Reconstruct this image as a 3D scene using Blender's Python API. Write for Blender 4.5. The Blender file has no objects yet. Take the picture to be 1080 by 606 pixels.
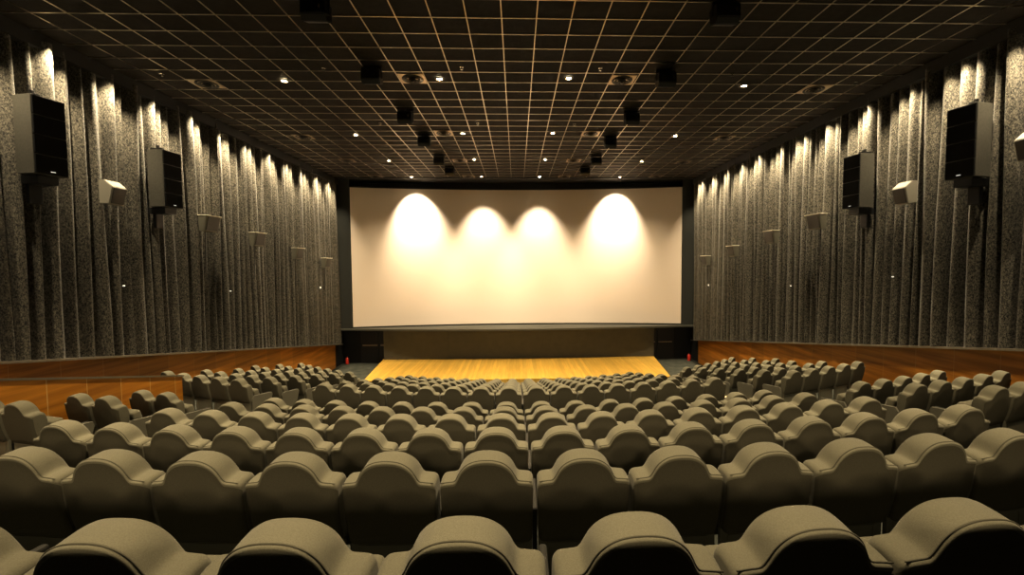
import bpy, bmesh, math, random
from mathutils import Matrix, Vector
random.seed(7)
C = bpy.context.scene.collection
PI = math.pi

# ------------------------------------------------------------------ helpers
def link(name, me, mat, parent=None, smooth=False):
    o = bpy.data.objects.new(name, me); C.objects.link(o)
    if mat is not None and len(me.materials) == 0: me.materials.append(mat)
    if parent is not None: o.parent = parent
    if smooth:
        for p in me.polygons: p.use_smooth = True
    return o

def obj(name, bm, mat, parent=None, smooth=False, kind=None, loc=None):
    me = bpy.data.meshes.new(name)
    bmesh.ops.recalc_face_normals(bm, faces=bm.faces[:])
    bm.to_mesh(me); bm.free()
    o = link(name, me, mat, parent, smooth)
    if loc: o.location = loc
    if kind: o['kind'] = kind
    return o

def thing(name, label, cat, loc=(0, 0, 0), rotz=0.0, group=None):
    o = bpy.data.objects.new(name, None); C.objects.link(o)
    o.empty_display_size = 0.1
    o.location = loc; o.rotation_euler = (0, 0, rotz)
    o['label'] = label; o['category'] = cat
    if group: o['group'] = group
    return o

def tag(o, label, cat, group=None):
    o['label'] = label; o['category'] = cat
    if group: o['group'] = group
    return o

def dup(root, loc, rotz, label, group=None):
    r = root.copy(); C.objects.link(r)
    r.location = loc; r.rotation_euler = (0, 0, rotz); r['label'] = label
    if group: r['group'] = group
    for ch in list(root.children):
        c = ch.copy(); C.objects.link(c); c.parent = r
        for g in list(ch.children):
            d = g.copy(); C.objects.link(d); d.parent = c
    return r

def add_box(bm, x0, x1, y0, y1, z0, z1, bevel=0.0, M=None, seg=2):
    r = bmesh.ops.create_cube(bm, size=1.0)
    vs = r['verts']
    for v in vs:
        v.co = Vector(((x0 + x1) / 2 + v.co.x * (x1 - x0), (y0 + y1) / 2 + v.co.y * (y1 - y0), (z0 + z1) / 2 + v.co.z * (z1 - z0)))
    if bevel > 0:
        es = list({e for v in vs for e in v.link_edges})
        rr = bmesh.ops.bevel(bm, geom=es, offset=bevel, segments=seg, affect='EDGES', profile=0.5)
        vs = list({v for f in rr['faces'] for v in f.verts} | {v for v in vs if v.is_valid})
    if M is not None:
        for v in vs: v.co = M @ v.co
    return vs

def add_prism(bm, pts, axis, a0, a1):
    """pts: 2D polygon; axis 'x': pts are (y,z); 'y': (x,z); 'z': (x,y)"""
    def co(p, a):
        return {'x': (a, p[0], p[1]), 'y': (p[0], a, p[1]), 'z': (p[0], p[1], a)}[axis]
    A = [bm.verts.new(co(p, a0)) for p in pts]; B = [bm.verts.new(co(p, a1)) for p in pts]
    n = len(pts)
    bm.faces.new(A); bm.faces.new(B[::-1])
    for i in range(n): bm.faces.new((A[i], B[i], B[(i + 1) % n], A[(i + 1) % n]))
    return A + B

def add_lathe(bm, prof, n=24, cx=0, cy=0, cap=True):
    rings = []
    for r, z in prof:
        if r < 1e-6: rings.append([bm.verts.new((cx, cy, z))])
        else: rings.append([bm.verts.new((cx + r * math.cos(2 * PI * i / n), cy + r * math.sin(2 * PI * i / n), z)) for i in range(n)])
    for a, b in zip(rings, rings[1:]):
        for i in range(n):
            j = (i + 1) % n
            if len(a) == 1 and len(b) == 1: continue
            if len(a) == 1: bm.faces.new((a[0], b[i], b[j]))
            elif len(b) == 1: bm.faces.new((a[i], a[j], b[0]))
            else: bm.faces.new((a[i], a[j], b[j], b[i]))
    if cap:
        if len(rings[0]) > 1: bm.faces.new(rings[0][::-1])
        if len(rings[-1]) > 1: bm.faces.new(rings[-1])

def add_tube(bm, pts, r, n=6):
    pts = [Vector(p) for p in pts]; rings = []
    for i, p in enumerate(pts):
        d = (pts[min(i + 1, len(pts) - 1)] - pts[max(i - 1, 0)]).normalized()
        a = d.cross(Vector((0, 0, 1)) if abs(d.z) < .9 else Vector((1, 0, 0))).normalized(); b = d.cross(a)
        rings.append([bm.verts.new(p + a * (r * math.cos(2 * PI * k / n)) + b * (r * math.sin(2 * PI * k / n))) for k in range(n)])
    for A, B in zip(rings, rings[1:]):
        for k in range(n): bm.faces.new((A[k], A[(k + 1) % n], B[(k + 1) % n], B[k]))
    bm.faces.new(rings[0][::-1]); bm.faces.new(rings[-1])

# ------------------------------------------------------------------ materials
def mat(name, col, rough=0.6, metal=0.0, spec=0.5, noise=None, bump=None, sheen=0.0, emit=None):
    m = bpy.data.materials.new(name); m.use_nodes = True
    nt = m.node_tree; b = nt.nodes['Principled BSDF']
    b.inputs['Base Color'].default_value = (*col, 1); b.inputs['Roughness'].default_value = rough
    b.inputs['Metallic'].default_value = metal; b.inputs['Specular IOR Level'].default_value = spec
    b.inputs['Sheen Weight'].default_value = sheen
    if emit:
        b.inputs['Emission Color'].default_value = (*emit[0], 1); b.inputs['Emission Strength'].default_value = emit[1]
    if noise or bump:
        tc = nt.nodes.new('ShaderNodeTexCoord')
    if noise:
        sc, col2, detail = noise
        n = nt.nodes.new('ShaderNodeTexNoise'); n.inputs['Scale'].default_value = sc; n.inputs['Detail'].default_value = detail
        nt.links.new(tc.outputs['Object'], n.inputs['Vector'])
        r = nt.nodes.new('ShaderNodeValToRGB')
        r.color_ramp.elements[0].position = .35; r.color_ramp.elements[1].position = .65
        r.color_ramp.elements[0].color = (*col, 1); r.color_ramp.elements[1].color = (*col2, 1)
        nt.links.new(n.outputs['Fac'], r.inputs['Fac']); nt.links.new(r.outputs['Color'], b.inputs['Base Color'])
    if bump:
        sc, st = bump
        n2 = nt.nodes.new('ShaderNodeTexNoise'); n2.inputs['Scale'].default_value = sc; n2.inputs['Detail'].default_value = 3
        nt.links.new(tc.outputs['Object'], n2.inputs['Vector'])
        bp = nt.nodes.new('ShaderNodeBump'); bp.inputs['Strength'].default_value = st; bp.inputs['Distance'].default_value = .01
        nt.links.new(n2.outputs['Fac'], bp.inputs['Height']); nt.links.new(bp.outputs['Normal'], b.inputs['Normal'])
    return m

def wood_mat(name, c1, c2, stretch, joint_axis, joint_w, joint_col, rough=.35, slope=0.0, joint_size=.004, bright=0.0, spec=.5):
    """grain stretched by `stretch`; joints every joint_w along joint_axis"""
    m = bpy.data.materials.new(name); m.use_nodes = True
    nt = m.node_tree; b = nt.nodes['Principled BSDF']; L = nt.links.new
    b.inputs['Roughness'].default_value = rough
    b.inputs['Specular IOR Level'].default_value = spec
    tc = nt.nodes.new('ShaderNodeTexCoord'); mp = nt.nodes.new('ShaderNodeMapping')
    mp.inputs['Scale'].default_value = stretch; mp.inputs['Rotation'].default_value = (slope, 0, 0)
    L(tc.outputs['Object'], mp.inputs['Vector'])
    n = nt.nodes.new('ShaderNodeTexNoise'); n.inputs['Scale'].default_value = 1.0; n.inputs['Detail'].default_value = 6; n.inputs['Distortion'].default_value = .6
    L(mp.outputs['Vector'], n.inputs['Vector'])
    r = nt.nodes.new('ShaderNodeValToRGB'); r.color_ramp.elements[0].position = .3; r.color_ramp.elements[1].position = .7
    r.color_ramp.elements[0].color = (*c1, 1); r.color_ramp.elements[1].color = (*c2, 1)
    L(n.outputs['Fac'], r.inputs['Fac'])
    sep = nt.nodes.new('ShaderNodeSeparateXYZ'); L(tc.outputs['Object'], sep.inputs[0])
    dv = nt.nodes.new('ShaderNodeMath'); dv.operation = 'DIVIDE'; L(sep.outputs[joint_axis], dv.inputs[0]); dv.inputs[1].default_value = joint_w
    fr = nt.nodes.new('ShaderNodeMath'); fr.operation = 'FRACT'; L(dv.outputs[0], fr.inputs[0])
    lt = nt.nodes.new('ShaderNodeMath'); lt.operation = 'LESS_THAN'; L(fr.outputs[0], lt.inputs[0]); lt.inputs[1].default_value = joint_size / joint_w
    # tone per board
    fl = nt.nodes.new('ShaderNodeMath'); fl.operation = 'FLOOR'; L(dv.outputs[0], fl.inputs[0])
    wn = nt.nodes.new('ShaderNodeTexWhiteNoise'); wn.noise_dimensions = '1D'; L(fl.outputs[0], wn.inputs['W'])
    hsv = nt.nodes.new('ShaderNodeHueSaturation')
    ma = nt.nodes.new('ShaderNodeMath'); ma.operation = 'MULTIPLY_ADD'; L(wn.outputs['Value'], ma.inputs[0]); ma.inputs[1].default_value = .25; ma.inputs[2].default_value = .88
    L(ma.outputs[0], hsv.inputs['Value']); L(r.outputs['Color'], hsv.inputs['Color'])
    mx = nt.nodes.new('ShaderNodeMix'); mx.data_type = 'RGBA'
    L(lt.outputs[0], mx.inputs['Factor']); L(hsv.outputs['Color'], mx.inputs['A']); mx.inputs['B'].default_value = (*joint_col, 1)
    L(mx.outputs['Result'], b.inputs['Base Color'])
    return m

def velvet_mat(name):
    m = bpy.data.materials.new(name); m.use_nodes = True
    nt = m.node_tree; b = nt.nodes['Principled BSDF']; L = nt.links.new
    tc = nt.nodes.new('ShaderNodeTexCoord'); mp = nt.nodes.new('ShaderNodeMapping'); mp.inputs['Scale'].default_value = (1, 1, .55)
    L(tc.outputs['Object'], mp.inputs['Vector'])
    n = nt.nodes.new('ShaderNodeTexNoise'); n.inputs['Scale'].default_value = 42; n.inputs['Detail'].default_value = 5; n.inputs['Roughness'].default_value = .75; n.inputs['Distortion'].default_value = .8
    L(mp.outputs['Vector'], n.inputs['Vector'])
    r = nt.nodes.new('ShaderNodeValToRGB'); e = r.color_ramp.elements
    e[0].position = .42; e[0].color = (.008, .0075, .0065, 1); e[1].position = .66; e[1].color = (.22, .20, .155, 1)
    L(n.outputs['Fac'], r.inputs['Fac']); L(r.outputs['Color'], b.inputs['Base Color'])
    b.inputs['Roughness'].default_value = .75; b.inputs['Specular IOR Level'].default_value = .3; b.inputs['Sheen Weight'].default_value = .25
    bp = nt.nodes.new('ShaderNodeBump'); bp.inputs['Strength'].default_value = .6; bp.inputs['Distance'].default_value = .02
    L(n.outputs['Fac'], bp.inputs['Height']); L(bp.outputs['Normal'], b.inputs['Normal'])
    return m

FAB = mat('seat fabric', (.152, .142, .100), .85, 0, .2, noise=(220, (.186, .174, .123), 4), bump=(400, .25), sheen=.15)
FAB_SHADE = mat('seat fabric rear shade', (.088, .079, .056), .9, 0, .15, noise=(220, (.108, .098, .068), 4), bump=(400, .25))  # darkened copy of the seat fabric, shade of the rear faces in the colour
FABD = mat('seat piping fabric', (.105, .098, .072), .9, 0, .2)
SHELL = mat('seat rear shell', (.030, .022, .017), .55, 0, .35)
PLATE = mat('seat lower panel', (.19, .18, .135), .5, 0, .4)
BLK = mat('black steel', (.012, .012, .012), .4, 0, .5)
CHROME = mat('polished metal', (.6, .58, .52), .22, 1)
ARM = mat('arm pad', (.045, .043, .037), .4, 0, .5)
ENDP = mat('aisle end panel', (.19, .18, .14), .5, 0, .4)
STEPL = mat('aisle lamp glow', (1, .7, .3), .4, emit=((1, .66, .22), 14))
TILE = mat('ceiling tile', (.024, .019, .014), .8, 0, .2, noise=(9, (.034, .027, .019), 5), bump=(120, .3))
TBAR = mat('ceiling grid metal', (.66, .57, .44), .30, 1.0)
CORN = mat('dark cornice', (.018, .017, .015), .6)
MASK = mat('screen masking cloth', (.030, .032, .028), .9)
WALLB = mat('black wall paint', (.010, .010, .010), .8)
RECESS = mat('black recess', (.006, .006, .007), .7)
LEDGE = mat('stage ledge', (.085, .085, .070), .6)
STAGEF = mat('stage front', (.088, .082, .060), .75, noise=(3, (.10, .092, .068), 3))
SCREEN = mat('screen cloth', (.82, .72, .64), .95, 0, .1)
CARPET = mat('grey carpet', (.060, .065, .055), .95, 0, .1, noise=(3.0, (.095, .10, .085), 6), bump=(90, .3))
RAIL = mat('hem rail', (.30, .29, .26), .35, .8)
SPKS = mat('speaker cabinet', (.075, .072, .060), .55, noise=(30, (.095, .09, .075), 3))
LIP_LIT = mat('top edge highlight', (.72, .68, .55), .5)  # pale colour stands in for light caught on the speakers' top edges
SPKU = mat('surround cabinet', (.18, .172, .135), .5)
SPKM = mat('pale speaker cabinet', (.30, .285, .24), .5)
SPKF = mat('speaker grille', (.004, .004, .004), .8, 0, .2)
SPKE = mat('speaker edge', (.045, .043, .038), .5)
BOXB = mat('black ceiling cabinet', (.010, .010, .011), .35)
VENTP = mat('pale vent plate', (.60, .48, .34), .42, .85)
VENTD = mat('dark vent rings', (.05, .042, .033), .45)
LAMP = mat('lamp glow', (1, .9, .7), .4, emit=((1, .86, .58), 160))
TRIMR = mat('lamp ring', (.25, .2, .14), .35, .6)
RED = mat('red paint', (.65, .05, .03), .35)
WHITE = mat('white marker', (.85, .85, .8), .5, emit=((1, .95, .85), .6))
WOODW = wood_mat('wall wood', (.24, .088, .010), (.66, .28, .04), (1, .35, 6), 1, .9, (.52, .27, .08), .32, slope=-.16, joint_size=.010)
WOODP = wood_mat('parapet wood', (.40, .15, .012), (.66, .29, .035), (1, .45, 9), 1, .62, (.75, .52, .22), .32, slope=-.23, joint_size=.012)
WOODS = wood_mat('stage boards', (.64, .39, .075), (.78, .52, .12), (9, .7, 1), 0, .16, (.45, .27, .05), .35, joint_size=.006)
VELVET = velvet_mat('crushed velvet')
DOORM = mat('black door', (.016, .014, .013), .45)
BARM = mat('door push bar', (.30, .25, .18), .4, .5)

# ------------------------------------------------------------------ room constants
YC = 27.208                         # centre of the seating arcs (0, YC)
YR = [1.407, 2.561, 3.700, 4.849, 5.945, 6.992, 8.857, 9.972, 11.087, 12.202, 13.317, 14.431, 15.546]
ZR = [4.263, 3.988, 3.706, 3.434, 3.158, 2.896, 2.633, 2.370, 2.107, 1.843, 1.580, 1.316, 1.053]
HS = 1.05
W_ = .56
HC = 9.51                           # ceiling
WX = 9.30
YB = -11.0
YF = 24.4

def hem(y): return 3.49 - .1575 * (y - 7.8)

# floor: concentric treads
def make_floor():
    bm = bmesh.new()
    xs = [-WX + 2 * WX * i / 60 for i in range(61)]
    levels = []                      # (R_outer, z)
    zs = [z - HS for z in ZR]
    Rr = [YC - y for y in YR]
    levels.append((YC - YB + 1.0, zs[0] + .275))
    levels.append((Rr[0] + .72, zs[0]))
    for i in range(1, 13):
        ro = Rr[i] + .22
        if i == 6: ro = Rr[5] - .95
        levels.append((ro, max(zs[i], 0.0)))
    def Y(R, x): return YC - math.sqrt(max(R * R - x * x, .01))
    n = len(levels)
    prev = None
    for k in range(n):
        R0, z = levels[k]
        rear = [bm.verts.new((x, max(Y(R0, x), YB) if k else YB, z)) for x in xs]
        if k + 1 < n:
            R1 = levels[k + 1][0]
            front = [bm.verts.new((x, Y(R1, x), z)) for x in xs]
        else:
            front = [bm.verts.new((x, YF, z)) for x in xs]
        for i in range(60): bm.faces.new((rear[i], rear[i + 1], front[i + 1], front[i]))
        if prev:
            for i in range(60): bm.faces.new((prev[i], prev[i + 1], rear[i + 1], rear[i]))
        prev = front
    obj('floor', bm, CARPET, kind='structure')
make_floor()

# unseen low wall added behind the closest row to shade the seat backs
bm = bmesh.new()
arc = [(-.34 + .68 * i / 40) for i in range(41)]
pts = [(26.47 * math.sin(a), YC - 26.47 * math.cos(a)) for a in arc] + [(26.60 * math.sin(a), YC - 26.60 * math.cos(a)) for a in arc[::-1]]
add_prism(bm, pts, 'z', 3.2, 4.47)
obj('wall_shade', bm, WALLB, kind='structure')

# stage platform
bm = bmesh.new()
add_prism(bm, [(-7.08, 22.9), (7.12, 22.9), (6.50, 18.5), (-6.62, 18.5)], 'z', -.02, .27)
obj('floor_stage', bm, WOODS, kind='structure')

# walls
for nm, s in (('wall_left', -1), ('wall_right', 1)):
    bm = bmesh.new(); add_box(bm, s * WX, s * (WX + .15), YB, YF, -.2, HC + .1); obj(nm, bm, WALLB, kind='structure')
bm = bmesh.new(); add_box(bm, -WX, WX, YF, YF + .15, -.2, HC + .1); obj('wall_front', bm, WALLB, kind='structure')
bm = bmesh.new(); add_box(bm, -WX, WX, YB - .15, YB, -.2, HC + .1); obj('wall_back', bm, WALLB, kind='structure')
# ceiling + grid
bm = bmesh.new(); add_box(bm, -WX, WX, YB, YF, HC, HC + .12); obj('ceiling', bm, TILE, kind='structure')
bm = bmesh.new()
TX, TY, X0, Y0 = .627, .553, -.02, 8.10
k = -14
while True:
    x = X0 + (k + .5) * TX
    if x > WX - .1: break
    if x > -WX + .1: add_box(bm, x - .0095, x + .0095, YB, 22.15, HC - .012, HC + .004)
    k += 1
y = Y0 - 20 * TY
while y < 22.1:
    add_box(bm, -WX, WX, y - .0095, y + .0095, HC - .0125, HC + .0035)
    y += TY
obj('trim_1', bm, TBAR, kind='structure')           # ceiling grid bars
# cornices
for i, s in ((2, -1), (3, 1)):
    bm = bmesh.new(); add_box(bm, s * 9.02, s * WX, YB, 22.6, 9.22, HC - .015); obj('trim_%d' % i, bm, CORN, kind='structure')
# wood wainscot below the drapes
for i, s in ((4, -1), (5, 1)):
    bm = bmesh.new()
    add_prism(bm, [(1.0, 2.4), (1.0, hem(1.0)), (22.2, hem(22.2)), (22.2, -.02), (14, -.02)], 'x', s * 9.24, s * 9.305)
    obj('trim_%d' % i, bm, WOODW, kind='structure')
# hem rails
for i, s in ((6, -1), (7, 1)):
    bm = bmesh.new()
    add_prism(bm, [(1.0, hem(1.0) - .055), (1.0, hem(1.0) - .01), (22.55, hem(22.55) - .01), (22.55, hem(22.55) - .055)], 'x', s * 8.98, s * 9.23)
    obj('trim_%d' % i, bm, RAIL, kind='structure')

# ------------------------------------------------------------------ drapes
def make_drape(s, seed):
    rnd = random.Random(seed)
    folds = []; y = 1.0
    while y < 22.58:
        w = rnd.uniform(.17, .38)
        if rnd.random() < .12: w *= 1.3
        folds.append((y, w, rnd.uniform(.15, .27) * (w / .27) ** .6, rnd.uniform(-.25, .25), rnd.uniform(0, 6)))
        y += w
    cols = []
    for (y, w, a, sk, ph) in folds:
        n = 20
        for j in range(n):
            t = j / n
            cols.append((y + w * t, a, sk, t, ph))
    zn = 14
    bm = bmesh.new(); grid = []
    for (y, a, sk, t, ph) in cols:
        if y > 22.58: break
        tt = min(max(t + sk * math.sin(PI * t) * .5, 0), 1)
        col = []
        for q in range(zn + 1):
            f = q / zn
            z1 = hem(y) - .015; z = 9.36 + (z1 - 9.36) * f
            g = .18 + .10 * math.sin(ph * 2.1)
            uu = min(max((tt - g / 2) / (1 - g), 0), 1)
            d = a * (math.sin(PI * uu) ** .62) * (.88 + .12 * math.sin(f * 3.1 + ph))
            d *= 1 - .13 * abs(math.sin(PI * t * (2 + int(ph) % 2) + ph * .3)) * (.5 + .5 * math.sin(f * 2.3 + 2 * ph))
            d = min(d, .31)
            yy = y + .018 * math.sin(f * 4 + ph) * math.sin(PI * t)
            col.append(bm.verts.new((s * (9.235 - d), yy, z)))
        grid.append(col)
    for A, B in zip(grid, grid[1:]):
        for q in range(zn): bm.faces.new((A[q], B[q], B[q + 1], A[q + 1]))
    return bm
for s, nm in ((-1, 'left'), (1, 'right')):
    o = obj('pleated_curtain', make_drape(s, 11 + s), VELVET, smooth=True)
    tag(o, 'black crushed velvet pleated curtain hanging along the whole %s side wall' % nm, 'curtain')

# ------------------------------------------------------------------ screen end
SD = .85
bm = bmesh.new(); grid = []
def scrY(x): return 22.72 + SD * (1 - (x / 8.52) ** 2)
for i in range(49):
    x = -8.52 + 17.04 * i / 48
    grid.append([bm.verts.new((x, scrY(x), 1.99 + (9.11 - 1.99) * j / 12)) for j in range(13)])
for A, B in zip(grid, grid[1:]):
    for j in range(12): bm.faces.new((A[j], B[j], B[j + 1], A[j + 1]))
root = thing('cinema_screen', 'huge curved white cinema screen lit by four warm spots, above the stage', 'screen', (0, 23, 1.99))
sc = obj('screen_cloth', bm, SCREEN, root, smooth=True); sc.location = (0, -23, -1.99)
bm = bmesh.new()                                     # dark border rim of the screen
for zz in (1.945, 9.10):
    for i in range(48):
        xa = -8.55 + 17.1 * i / 48; xb = -8.55 + 17.1 * (i + 1) / 48
        ya, yb = 22.70 + SD * (1 - (xa / 8.55) ** 2), 22.70 + SD * (1 - (xb / 8.55) ** 2)
        vs = [bm.verts.new((x, yy, z)) for z in (zz, zz + .05) for (x, yy) in ((xa, ya - .02), (xb, yb - .02), (xb, yb + .06), (xa, ya + .06))]
        for f in ((0, 1, 2, 3), (7, 6, 5, 4), (0, 4, 5, 1), (2, 6, 7, 3)): bm.faces.new([vs[q] for q in f])
fr = obj('screen_border', bm, BLK, root); fr.location = (0, -23, -1.99)
# masking around the screen
bm = bmesh.new()
for s in (-1, 1): add_box(bm, s * 8.545, s * WX, 22.66, 22.80, 1.9, HC - .01)
obj('trim_8', bm, MASK, kind='structure')
bm = bmesh.new(); add_box(bm, -WX, WX, 22.30, 24.3, HC - .030, HC - .001); add_box(bm, -WX, WX, 23.64, 23.74, 8.9, HC - .03); obj('trim_9', bm, CORN, kind='structure')
# ledge under the screen, bulging front edge
bm = bmesh.new()
pts = [(-WX, 24.3), (WX, 24.3)]
N = 40
for i in range(N + 1):
    x = WX - 2 * WX * i / N
    pts.append((x, 22.55 - .75 * max(0, 1 - (x / 8.6) ** 2)))
add_prism(bm, pts, 'z', 1.84, 1.93)
obj('trim_10', bm, LEDGE, kind='structure')
# stage front (dark box) with a hatch
bm = bmesh.new(); add_box(bm, -7.0, 7.1, 22.75, 24.3, 0, 1.84)
sf = obj('wall_stage', bm, STAGEF, kind='structure')
bm = bmesh.new(); add_box(bm, -4.5, -3.68, 22.715, 22.749, .28, 1.80, .006)
o = obj('access_hatch', bm, STAGEF); tag(o, 'flush dark access hatch in the stage front, left half', 'hatch')
# recesses with doors
for n, s in ((1, -1), (2, 1)):
    bm = bmesh.new(); add_box(bm, s * 7.0, s * WX, 23.35, 23.5, 0, 1.86); obj('wall_recess', bm, RECESS, kind='structure')
    d = bpy.data.objects.new('door_%d' % n, None); C.objects.link(d); d.location = (s * 7.85, 23.3, 0); d['kind'] = 'structure'
    for (a, b) in ((7.05, 7.42), (7.45, 8.35)):
        bm = bmesh.new(); add_box(bm, s * (a - 7.85), s * (b - 7.85), -.03, .03, .02, 1.82, .006)
        lf = obj('door_leaf', bm, DOORM, d)
        bm = bmesh.new(); add_box(bm, s * (a + .03 - 7.85), s * (b - .12 - 7.85), -.10, -.055, .92, .98, .01)
        for q in (a + .06, b - .16): add_box(bm, s * (q - 7.85) - .02, s * (q - 7.85) + .02, -.06, -.02, .93, .97)
        obj('door_bar', bm, BARM, lf)

# fire extinguishers by the recess corners
def extinguisher(x, y, label):
    t = thing('fire_extinguisher', label, 'fire extinguisher', (x, y, 0), 0, 'fire extinguishers beside the stage')
    bm = bmesh.new(); add_lathe(bm, [(.085, 0), (.09, .02), (.09, .27), (.07, .32), (.03, .35), (.03, .37)], 16); obj('tank', bm, RED, t, True)
    bm = bmesh.new(); add_box(bm, -.02, .02, -.06, .05, .37, .41, .006); obj('valve', bm, BLK, t)
    bm = bmesh.new(); add_tube(bm, [(.04, 0, .38), (.10, 0, .36), (.115, 0, .25), (.105, 0, .12)], .012); obj('hose', bm, BLK, t)
extinguisher(-9.02, 23.1, 'small red fire extinguisher on the floor at the left stage corner')
extinguisher(9.0, 22.8, 'small red fire extinguisher on the floor at the right stage corner')

# ------------------------------------------------------------------ parapet on the left
bm = bmesh.new()
px0, px1 = -7.37, -7.25
def ptop(y): return 2.762 - .2355 * (y - 9.50)
add_prism(bm, [(1.5, ptop(1.5) - 1.4), (1.5, ptop(1.5)), (9.50, ptop(9.50)), (9.50, 1.5)], 'x', px0, px1)
pp = obj('wall_parapet', bm, WOODP, kind='structure')
bm = bmesh.new()
add_prism(bm, [(1.5, ptop(1.5)), (1.5, ptop(1.5) + .035), (9.53, ptop(9.53) + .035), (9.53, ptop(9.53))], 'x', px0 - .02, px1 + .02)
obj('trim_11', bm, RAIL, kind='structure')

# ------------------------------------------------------------------ seats
def smooth_profile():
    n = 200; hw = .272; raw = []
    for i in range(n + 1):
        x = -hw + 2 * hw * i / n; ax = abs(x)
        h = .925 - .018 * (ax / hw) ** 2
        a = .170
        if ax < a: h = max(h, .915 + (HS - .915) * (1 - (ax / a) ** 2.5) ** .58)
        raw.append(h)
    out = raw[:]
    for _ in range(2):
        sm = []
        for i in range(n + 1):
            s = c = 0
            for d in range(-4, 5):
                j = min(max(i + d, 0), n); s += out[j]; c += 1
            sm.append(s / c)
        out = sm
    return hw, n, out
HW, NP, PROF = smooth_profile()
def ztop(x):
    t = (x + HW) / (2 * HW) * NP; i = min(int(t), NP - 1); return PROF[i] + (PROF[i + 1] - PROF[i]) * (t - i)
XS = []
for i in range(61): XS.append(-HW + 2 * HW * i / 60)
XS = sorted(set([round(x, 4) for x in XS] + [s * (HW - e) for s in (-1, 1) for e in (.001, .004, .016, .024)]))
BZ = .50                              # lower end of the backrest
def rearY(z): return -.145 + (HS - z) * .20
def backrest_bm(y_rear=0.0):
    bm = bmesh.new(); loops = []
    rr = .032
    for x in XS:
        e = abs(x) - (HW - rr)
        ins = rr - math.sqrt(max(rr * rr - e * e, 0)) if e > 0 else 0
        zt = ztop(x) - ins * .9; zb = BZ + ins
        taper = lambda z: 1 - .05 * (HS - z) / .7
        pts = []
        r0 = .016                      # tight rear rim
        # up the rear face
        for k in range(9):
            z = zb + (zt - r0 - .02 - zb) * k / 8
            pts.append((rearY(z) + ins * .8 - .012 * math.sin(PI * k / 8), z))
        th = .168                      # depth of the head of the backrest
        yr = rearY(zt) + ins * .8
        for a in (20, 50, 80): pts.append((yr + r0 - r0 * math.cos(math.radians(a)), zt - .012 - r0 + r0 * math.sin(math.radians(a))))
        yf = yr + th - 1.6 * ins
        rf = .05
        for k in range(1, 5): 
            f = k / 5; pts.append((yr + r0 + (yf - rf - yr - r0) * f, zt - .012 + .012 * math.sin(f * PI / 2)))
        for a in (90, 70, 48, 24, 0): pts.append((yf - rf + rf * math.cos(math.radians(a)), zt - rf + rf * math.sin(math.radians(a))))
        # down the front face (lumbar bulge)
        for k in range(1, 8):
            f = k / 7; z = zt - rf + (zb - zt + rf) * f
            thk = th - .055 * min(1, f * 2.2) + .03 * math.sin(PI * min(1, f * 1.05))
            pts.append((rearY(z) + thk - ins * .8, z))
        loops.append([bm.verts.new((x * taper(z), y, z)) for (y, z) in pts])
    n = len(loops[0])
    for A, B in zip(loops, loops[1:]):
        for k in range(n):
            fc = bm.faces.new((A[k], A[(k + 1) % n], B[(k + 1) % n], B[k]))
            if k < 8: fc.material_index = 1  # rear face gets the fabric with shade painted in
    bm.faces.new(loops[0]); bm.faces.new(loops[-1][::-1])
    return bm
def piping_bm():
    bm = bmesh.new(); pts = []
    for i in range(61):
        x = (-HW + .012) + 2 * (HW - .012) * i / 60
        z = ztop(x) - .012
        pts.append((x, rearY(z) + .012, z + .0005))
    add_tube(bm, pts, .0032, 5); return bm
def rear_shell_bm():                  # dark stiff lower back below the padding seam
    bm = bmesh.new()
    def y(z): return rearY(z) - .018
    add_prism(bm, [(y(.60), .60), (y(.60) + .02, .62), (rearY(.2) + .06, .25), (rearY(.2) - .02, .24)], 'x', -.235, .235)
    return bm
def cushion_bm():                     # tipped-up seat
    bm = bmesh.new()
    M = Matrix.Translation((0, .20, .42)) @ Matrix.Rotation(math.radians(14), 4, 'X')
    add_box(bm, -.235, .235, -.02, .12, -.10, .34, .04, M, 3); return bm
def panel_bm():
    bm = bmesh.new()
    add_box(bm, -.262, .262, -.005, .025, .10, .515, .004)
    for a, b, c, d in ((-.215, .215, .46, .475), (-.215, .215, .20, .215), (-.215, -.20, .215, .46), (.20, .215, .215, .46)): add_box(bm, a, b, -.010, -.004, c, d)
    return bm
def armrest_bm(x):
    bm = bmesh.new()
    add_box(bm, x - .019, x + .019, .06, .46, .60, .645, .012)
    return bm
def stand_bm(x):
    bm = bmesh.new()
    add_prism(bm, [(.07, .60), (.40, .60), (.30, .30), (.26, .03), (.36, 0), (.02, 0), (.08, .03), (.05, .30)], 'x', x - .014, x + .014)
    add_box(bm, x - .035, x + .035, .0, .34, 0, .014)
    return bm
def post_bm(x):
    bm = bmesh.new(); add_box(bm, x - .006, x + .006, .030, .046, .34, .74, .003); return bm
def endpanel_bm(x):
    bm = bmesh.new(); s = 1 if x > 0 else -1
    add_prism(bm, [(.03, .05), (.0, .60), (.04, .665), (.48, .63), (.50, .58), (.42, .30), (.40, .05)], 'x', x + s * .012, x + s * .05)
    return bm
def steplight_bm(x):
    bm = bmesh.new(); s = 1 if x > 0 else -1
    add_box(bm, x + s * .048, x + s * .058, .10, .17, .20, .25, .003); return bm

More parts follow.
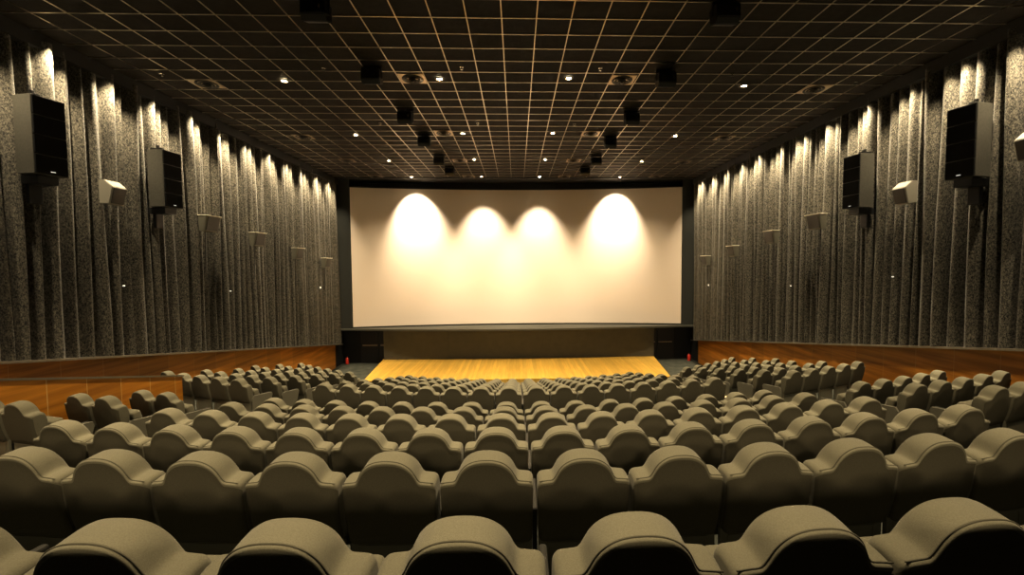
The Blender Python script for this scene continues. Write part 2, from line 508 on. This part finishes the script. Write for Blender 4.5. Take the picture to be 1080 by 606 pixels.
def mesh_of(name, bm, m, smooth=False):
    me = bpy.data.meshes.new(name); bmesh.ops.recalc_face_normals(bm, faces=bm.faces[:]); bm.to_mesh(me); bm.free()
    me.materials.append(m)
    if smooth:
        for p in me.polygons: p.use_smooth = True
    return me
MB = mesh_of('backrest', backrest_bm(), FAB, True)
MB.materials.append(FAB_SHADE)
MP = mesh_of('piping', piping_bm(), FABD, True)
MC = mesh_of('seat_cushion', cushion_bm(), FAB, True)
ML = mesh_of('lower_panel', panel_bm(), PLATE)
MAR, MAL = mesh_of('armrest', armrest_bm(.28), ARM), mesh_of('armrest', armrest_bm(-.28), ARM)
MSR, MSL = mesh_of('stand', stand_bm(.28), BLK), mesh_of('stand', stand_bm(-.28), BLK)
MER, MEL = mesh_of('end_panel', endpanel_bm(.28), ENDP), mesh_of('end_panel', endpanel_bm(-.28), ENDP)
MLR, MLL = mesh_of('step_light', steplight_bm(.28), STEPL), mesh_of('step_light', steplight_bm(-.28), STEPL)
ARMLIKE = []

def proto(variant, fine):
    t = thing('cinema_chair', '', 'chair')
    b = link('backrest', MB, None, t)
    if fine: link('piping', MP, None, b)['label'] = 'dark piping along the rear rim of the backrest'
    link('seat_cushion', MC, None, t)
    link('lower_panel', ML, None, t)
    link('armrest', MAR, None, t); link('stand', MSR, None, t)
    if variant in ('first', 'endL'): link('armrest', MAL, None, t); link('stand', MSL, None, t)
    if variant == 'endL':
        e = link('end_panel', MEL, None, t); e['label'] = 'pale aisle end panel'; link('step_light', MLL, None, e)['label'] = 'small glowing yellow aisle light'
    if variant == 'endR':
        e = link('end_panel', MER, None, t); e['label'] = 'pale aisle end panel'; link('step_light', MLR, None, e)['label'] = 'small glowing yellow aisle light'
    return t
protos = {}
def seat(row, k, extra, label, group, variant='mid', fine=False):
    R = YC - YR[row]; th = k * W_ / R; R2 = R + extra
    loc = (R2 * math.sin(th), YC - R2 * math.cos(th), ZR[row] - HS)
    key = (variant, fine)
    if key not in protos:
        o = protos[key] = proto(variant, fine)
        o.location = loc; o.rotation_euler = (0, 0, th); o['label'] = label; o['group'] = group
    else:
        dup(protos[key], loc, th, label, group)
ORD = ['', 'first', 'second', 'third', 'fourth', 'fifth', 'sixth', 'seventh', 'eighth']
ROWN = ['row closest to the camera', 'second closest row', 'third closest row', 'fourth closest row', 'fifth closest row',
        'row just behind the aisle', 'row just past the aisle', 'sixth row from the stage', 'fifth row from the stage',
        'fourth row from the stage', 'third row from the stage', 'second row from the stage', 'front row by the stage']
VIS = {0: 6, 1: 8}
for i in range(13):
    n = VIS.get(i, 8)
    for k in range(-n, n):
        side = 'left' if k < 0 else 'right'; j = -k if k < 0 else k + 1
        if i == 0 and j == 4 and side == 'left' and False: continue
        lab = 'grey chair in centre block, %s, %s %s of middle seam' % (ROWN[i], ORD[j], side)
        var = 'mid'
        if k == -8: var = 'endL'
        elif k == -n: var = 'first'
        elif k == 7: var = 'endR'
        seat(i, k + .5, 0, lab, 'cinema chairs in the centre block', var, i < 3)
SIDE_ROWN = {6: 'row just past the cross aisle', 7: 'second row past the cross aisle', 8: 'third row past the cross aisle',
             9: 'third row from the stage', 10: 'second row from the stage', 11: 'row nearest the stage',
             5: 'row just behind the cross aisle', 4: 'second row behind the cross aisle', 3: 'third row behind the cross aisle', 2: 'fourth row behind the cross aisle'}
SEATN = ['at the aisle', 'second from the aisle', 'third from the aisle', 'fourth from the aisle', 'fifth from the aisle', 'sixth from the aisle']
for s, nm in ((-1, 'left'), (1, 'right')):
    cnt = {6: 5, 7: 5, 8: 5, 9: 6, 10: 6, 11: 6}
    cnt.update({5: 2, 4: 2, 3: 2} if s < 0 else {5: 5, 4: 5, 3: 5, 2: 3})
    for i in sorted(cnt):
        blk = '%s %s block' % (nm, 'front' if i >= 6 else 'rear')
        for j in range(cnt[i]):
            k = 11.3 + j * 1.025
            var = ('endR' if s < 0 else 'endL') if j == 0 else ('first' if j == cnt[i] - 1 and s < 0 else 'mid')
            lab = 'grey chair, %s, %s, %s' % (blk, SIDE_ROWN[i], SEATN[j])
            seat(i, s * k, .1 + .025 * j, lab, 'cinema chairs in the ' + blk, var)

# ------------------------------------------------------------------ ceiling fixtures
LX = [(-5.58, -5.46, -5.39, -5.25), (-1.89, -1.86, -1.83, -1.80), (1.165, 1.14, 1.125, 1.07), (5.57, 5.38, 5.28, 5.11)]
LY = [(10.84, 15.14, 18.72, 22.10), (10.67, 14.95, 18.54, 22.02), (10.57, 14.86, 18.52, 22.02), (10.93, 15.14, 18.83, 22.10)]
WARM = (1.0, .80, .50)
def spot(x, y, z, e, size, blend, tx=0, ty=0, r=.05, col=WARM):
    l = bpy.data.lights.new('spot', 'SPOT'); l.energy = e; l.spot_size = math.radians(size); l.spot_blend = blend
    l.color = col; l.shadow_soft_size = r
    o = bpy.data.objects.new('spot', l); C.objects.link(o); o.location = (x, y, z)
    d = Vector((tx, ty, -1)); o.rotation_euler = d.to_track_quat('-Z', 'Y').to_euler(); return o
t = thing('ceiling_downlight', '', 'ceiling light')
bm = bmesh.new(); add_lathe(bm, [(.062, -.004), (.066, -.022), (.10, -.018), (.105, 0), (.062, 0)], 24, cap=False); obj('trim_ring', bm, TRIMR, t, True)
bm = bmesh.new(); add_lathe(bm, [(.0, -.014), (.045, -.012), (.06, -.004), (.06, 0)], 20, cap=False); obj('lamp', bm, LAMP, t, True)
DL = t; first = True
RN = ['nearest the camera', 'in the second row from the camera', 'in the third row from the camera', 'in the row just before the screen']
CN = ['leftmost', 'second from left', 'third from left', 'rightmost']
E_DL, E_BACK = 1250, 2600
SCREEN_E = (2300, 1500, 1500, 2300)
for r in range(4):
    for c in range(4):
        x, y = LX[c][r], LY[c][r]
        lab = 'bright ceiling downlight, %s of the four %s' % (CN[c], ['nearest the camera', RN[1], RN[2], RN[3]][r])
        if first:
            DL.location = (x, y, HC - .012); DL['label'] = lab; DL['group'] = 'ceiling downlights'; first = False
        else: dup(DL, (x, y, HC - .012), 0, lab, 'ceiling downlights')
        if r < 2: spot(x, y, HC - .06, E_DL, 84, .8)
        elif r == 2: spot(x, y, HC - .06, E_DL * .8, 112, .7, 0, .28)
        else: spot(x, y - .02, HC - .06, SCREEN_E[c], (72, 64, 64, 72)[c], .9, 0, (.56, .40, .40, .56)[c], .05, (1, .84, .60))
for x in (-5.6, -1.9, 1.18, 5.6):
    spot(x, 6.6, HC - .06, E_DL, 84, .8)
    spot(x, 2.4, HC - .06, E_DL * .8, 84, .8)
    spot(x, -9.9, HC - .06, E_BACK, 44, .6, 0, 2.05, .45)

# wall washers
for s in (-1, 1):
    for n in range(-1, 12):
        y = 7.55 + 1.272 * n
        spot(s * 8.68, y, 9.44, 1000 * (.8 if n < 3 else 1), 80, 1.0, s * .22, 0, .03, (1, .82, .54))

# vents
t = thing('air_vent', '', 'air vent'); VT = t
bm = bmesh.new(); add_box(bm, -.30, .30, -.265, .265, -.012, 0, .003); obj('plate', bm, VENTP, t)
bm = bmesh.new()
for r, z in ((.235, -.02), (.17, -.04), (.105, -.06)):
    add_lathe(bm, [(r - .05, -.012), (r, z - .012), (r + .012, z), (r - .03, -.012)], 28, cap=False)
add_lathe(bm, [(0, -.085), (.04, -.08), (.05, -.05), (.05, -.012)], 20, cap=False)
obj('ring_diffuser', bm, VENTD, t, True)
VP = [[(-7.51, 11.04), (-2.515, 10.66), (2.455, 10.65), (7.47, 11.13)], [(-7.30, 15.38), (-2.485, 14.9), (2.42, 14.9), (7.19, 15.34)],
      [(-7.11, 18.73), (-2.44, 18.70), (2.336, 18.68), (7.11, 18.99)], [(-6.95, 21.95), (-2.43, 21.95), (2.30, 21.95), (6.9, 21.95)]]
first = True
for r in range(4):
    for c in range(4):
        lab = 'round ceiling air vent, %s of the four %s' % (CN[c], ['nearest the camera', 'in the second row', 'in the third row', 'just before the screen'][r])
        p = (*VP[r][c], HC - .012)
        if first: VT.location = p; VT['label'] = lab; VT['group'] = 'ceiling air vents'; first = False
        else: dup(VT, p, 0, lab, 'ceiling air vents')

# hanging black ceiling speakers
t = thing('ceiling_speaker', '', 'ceiling speaker'); CS = t
bm = bmesh.new()
add_prism(bm, [(-.20, -.10), (.20, -.06), (.17, -.40), (-.10, -.50), (-.22, -.40)], 'x', -.25, .25)
bmesh.ops.bevel(bm, geom=bm.edges[:], offset=.018, segments=2, affect='EDGES')
obj('cabinet', bm, BOXB, t)
bm = bmesh.new(); add_box(bm, -.27, -.255, -.03, .03, -.30, -.03); add_box(bm, .255, .27, -.03, .03, -.30, -.03); add_box(bm, -.27, .27, -.03, .03, -.035, 0)
obj('bracket', bm, BLK, t)
bm = bmesh.new(); add_box(bm, .13, .165, -.235, -.205, -.30, -.22, .004); obj('badge', bm, CHROME, t)
CSP = [[7.6, 10.1, 12.8, 15.15, 17.9, 19.9], [7.55, 10.15, 12.8, 15.3, 17.9, 19.85]]
CSX = [[-3.38, -3.28, -3.22, -3.18, -3.16, -3.04], [3.46, 3.34, 3.25, 3.17, 3.15, 3.0]]
CS.scale = (.8, .8, .8)
first = True
for a in range(2):
    for j in range(6):
        lab = 'black hanging ceiling speaker, %s in the %s line' % (ORD[j + 1] + ' from camera', ('left', 'right')[a])
        p = (CSX[a][j], CSP[a][j], HC - .01)
        if first: CS.location = p; CS['label'] = lab; CS['group'] = 'ceiling speakers'; first = False
        else: dup(CS, p, 0, lab, 'ceiling speakers')

# sprinklers
SPR = [(-8.16, 10.53, 'leftmost of the near row'), (-4.37, 10.17, 'second from left in the near row'), (-1.29, 10.07, 'third from left in the near row'), (1.82, 10.06, 'third from right in the near row'),
       (4.95, 10.29, 'second from right in the near row'), (8.22, 10.71, 'rightmost of the near row'), (-4.28, 13.95, 'left of three in the far row'), (-1.27, 13.91, 'middle of three in the far row'), (1.75, 13.97, 'right of three in the far row')]
bm = bmesh.new(); add_lathe(bm, [(.045, 0), (.045, -.008), (.014, -.012), (.014, -.05), (.03, -.055), (.03, -.06), (0, -.062)], 12)
SM = mesh_of('sprinkler', bm, CHROME)
for x, y, w in SPR:
    o = link('sprinkler', SM, None); o.location = (x, y, HC); tag(o, 'tiny metal ceiling sprinkler head, ' + w, 'sprinkler', 'ceiling sprinklers')

# ------------------------------------------------------------------ wall speakers
def big_speaker(s, y, zb, zt, yaw, label):
    """s = wall side; origin at the wall; local +x points into the room"""
    t = thing('array_speaker', label, 'wall speaker', (s * 9.02, y, zb), 0, 'large wall speakers')
    D, H, w = .48, zt - zb, .50
    sx = -s
    Mx = Matrix.Rotation(-sx * yaw, 4, 'Z')
    def bx(bm, x0, x1, y0, y1, z0, z1, b=0):
        a, c = sorted((sx * x0, sx * x1)); add_box(bm, a, c, y0, y1, z0, z1, b, Mx)
    bm = bmesh.new(); bx(bm, .09, D, -w / 2, w / 2, 0, H, .008); obj('cabinet', bm, SPKS, t)
    for q in range(4):
        bm = bmesh.new(); g = H / 4
        bx(bm, D - .01, D + .028, -w / 2 + .012, w / 2 - .012, q * g + .012, (q + 1) * g - .012, .006); gr = obj('grille', bm, SPKF, t)
        if q == 0:
            bm = bmesh.new(); bx(bm, D + .026, D + .032, -.03, .04, .05, .065); obj('badge', bm, WHITE, gr)
    bm = bmesh.new()
    bx(bm, -.02, .26, -.05, .05, H, H + .10, .01); bx(bm, .10, .16, -.03, .03, H + .08, H + .17, .01)
    obj('top_bracket', bm, BLK, t)
    bm = bmesh.new(); bx(bm, -.05, .40, -.16, .16, -.16, -.005, .01); bx(bm, .02, .10, -.10, .10, -.5, -.14, .01); obj('lower_bracket', bm, BLK, t)
big_speaker(-1, 8.47, 6.77, 8.15, .20, 'large dark wall speaker with four grilles, nearest on the left curtain')
big_speaker(-1, 11.25, 6.56, 7.92, .10, 'large dark wall speaker with four grilles, farther one on the left curtain')
big_speaker(1, 8.47, 6.72, 8.10, .20, 'large dark wall speaker with four grilles, nearest on the right curtain')
big_speaker(1, 11.20, 6.50, 7.85, .10, 'large dark wall speaker with four grilles, farther one on the right curtain')

def wedge_speaker(s, y, z, label, H=.52, w=.36):
    t = thing('wedge_speaker', label, 'wall speaker', (s * 9.0, y, z), 0, 'wedge wall speakers')
    sx = -s
    bm = bmesh.new()
    A = add_prism(bm, [(0, .02), (0, H), (sx * .13, H), (sx * .30, H - .15), (sx * .21, 0)], 'y', -w / 2, w / 2)
    bmesh.ops.bevel(bm, geom=bm.edges[:], offset=.012, segments=2, affect='EDGES')
    obj('cabinet', bm, SPKM, t)
    bm = bmesh.new()
    add_prism(bm, [(sx * .297, H - .165), (sx * .310, H - .172), (sx * .226, .02), (sx * .212, .02)], 'y', -w / 2 + .03, w / 2 - .03)
    obj('grille', bm, SPKE, t)
    bm = bmesh.new(); add_box(bm, -.03, .03, -.06, .06, .08, .40); add_tube(bm, [(sx * .02, -.05, .1), (sx * .03, -.07, -.15)], .008); obj('bracket', bm, BLK, t)
wedge_speaker(-1, 9.93, 6.45, 'pale wedge shaped speaker between the two large speakers on the left curtain')
wedge_speaker(1, 9.93, 6.43, 'pale wedge shaped speaker between the two large speakers on the right curtain')
wedge_speaker(1, 7.42, 6.85, 'pale wedge shaped speaker cut off by the right edge of the picture')

def small_speaker(s, y, z, label):
    t = thing('surround_speaker', label, 'wall speaker', (s * 8.94, y, z), 0, 'small surround speakers on the curtains')
    sx = -s; H, w = .44, .62
    bm = bmesh.new()
    top = [(0, -w / 2), (sx * .25, -w / 2), (sx * .25, w / 2), (0, w / 2)]; bot = [(0, -w / 2 + .03), (sx * .15, -w / 2 + .05), (sx * .15, w / 2 - .05), (0, w / 2 - .03)]
    V0 = [bm.verts.new((*p, 0)) for p in bot]; V1 = [bm.verts.new((*p, H)) for p in top]
    bm.faces.new(V0[::-1]); bm.faces.new(V1)
    for i in range(4): bm.faces.new((V0[i], V0[(i + 1) % 4], V1[(i + 1) % 4], V1[i]))
    bmesh.ops.bevel(bm, geom=bm.edges[:], offset=.01, segments=2, affect='EDGES')
    obj('cabinet', bm, SPKU, t)
    bm = bmesh.new()
    f = lambda z: .15 + .10 * z / H
    add_prism(bm, [(sx * (f(.03) - .004), .03), (sx * (f(.03) + .012), .03), (sx * (f(H - .03) + .012), H - .03), (sx * (f(H - .03) - .004), H - .03)], 'y', -w / 2 + .07, w / 2 - .07)
    obj('grille', bm, SPKE, t)
    bm = bmesh.new(); a, b = sorted((0, sx * .262)); add_box(bm, a, b, -w / 2 - .012, w / 2 + .012, H - .012, H + .012, .005); obj('top_highlight', bm, LIP_LIT, t)  # added strip, paints the bright edge light along the cabinet top
    bm = bmesh.new(); add_tube(bm, [(sx * .05, -.1, .01), (sx * .05, -.1, -.3), (sx * .03, -.11, -1.1)], .012); obj('cable', bm, BLK, t)
SMS = [(12.87, 6.10), (15.17, 5.80), (17.9, 5.40), (20.5, 5.05)]
for s, nm in ((-1, 'left'), (1, 'right')):
    for j, (y, z) in enumerate(SMS):
        small_speaker(s, y, z, 'small surround speaker on the %s curtain, %s counting towards the screen' % (nm, ORD[j + 1]))

# small white markers pinned on the drapes
MK = [(-1, 20.2, 4.15, 'white marker light low on the left curtain near the screen'), (-1, 13.95, 4.35, 'tiny white marker light at mid length of the left curtain'),
      (-1, 10.25, 4.68, 'tiny white marker light on the left curtain below the wedge speaker'),
      (1, 20.6, 4.1, 'white marker light low on the right curtain near the screen'), (1, 14.3, 4.35, 'tiny white marker light at mid length of the right curtain'), (1, 10.35, 4.75, 'tiny white marker light on the right curtain below the wedge speaker')]
for s, y, z, lab in MK:
    big = y > 20
    bm = bmesh.new(); r = .04 if big else .016
    add_lathe(bm, [(r, 0), (r, .03), (r * .7, .045), (0, .05)], 14)
    o = obj('marker_light', bm, WHITE, None, True); o.location = (s * 9.03, y, z); o.rotation_euler = (0, -s * PI / 2, 0)
    tag(o, lab, 'marker light', 'marker lights on the curtains')

# ------------------------------------------------------------------ world, camera
w = bpy.data.worlds.new('World'); bpy.context.scene.world = w; w.use_nodes = True
w.node_tree.nodes['Background'].inputs['Color'].default_value = (.9, .8, .6, 1)
w.node_tree.nodes['Background'].inputs['Strength'].default_value = 0.0
YAW, PITCH, ROLL = 0.032796, -0.0490785, -0.00655908
def M3(v):
    x, y, z = v
    c, s = math.cos(ROLL), math.sin(ROLL); 
    # image (u, v_down) rotated by roll: a = c*u + s*vd, b = -s*u + c*vd with vd = -z
    a, b = c * x + s * (-z), -s * x + c * (-z)
    x, z = a, -b
    c, s = math.cos(PITCH), math.sin(PITCH); y, z = c * y - s * z, s * y + c * z
    c, s = math.cos(YAW), math.sin(YAW); x, y = c * x + s * y, -s * x + c * y
    return Vector((x, y, z))
R_, F_, U_ = M3((1, 0, 0)), M3((0, 1, 0)), M3((0, 0, 1))
cam = bpy.data.cameras.new('Camera'); co = bpy.data.objects.new('Camera', cam); C.objects.link(co)
co.matrix_world = Matrix(((R_.x, U_.x, -F_.x, -.098), (R_.y, U_.y, -F_.y, 0), (R_.z, U_.z, -F_.z, 5.07), (0, 0, 0, 1)))
cam.sensor_fit = 'HORIZONTAL'; cam.sensor_width = 36; cam.lens = 36 * 463 / 1080
cam.shift_x = -20.34 / 1080; cam.clip_start = .02; cam.clip_end = 200
bpy.context.scene.camera = co
vs = bpy.context.scene.view_settings
vs.view_transform = 'Standard'; vs.look = 'None'; vs.exposure = .2; vs.gamma = .88
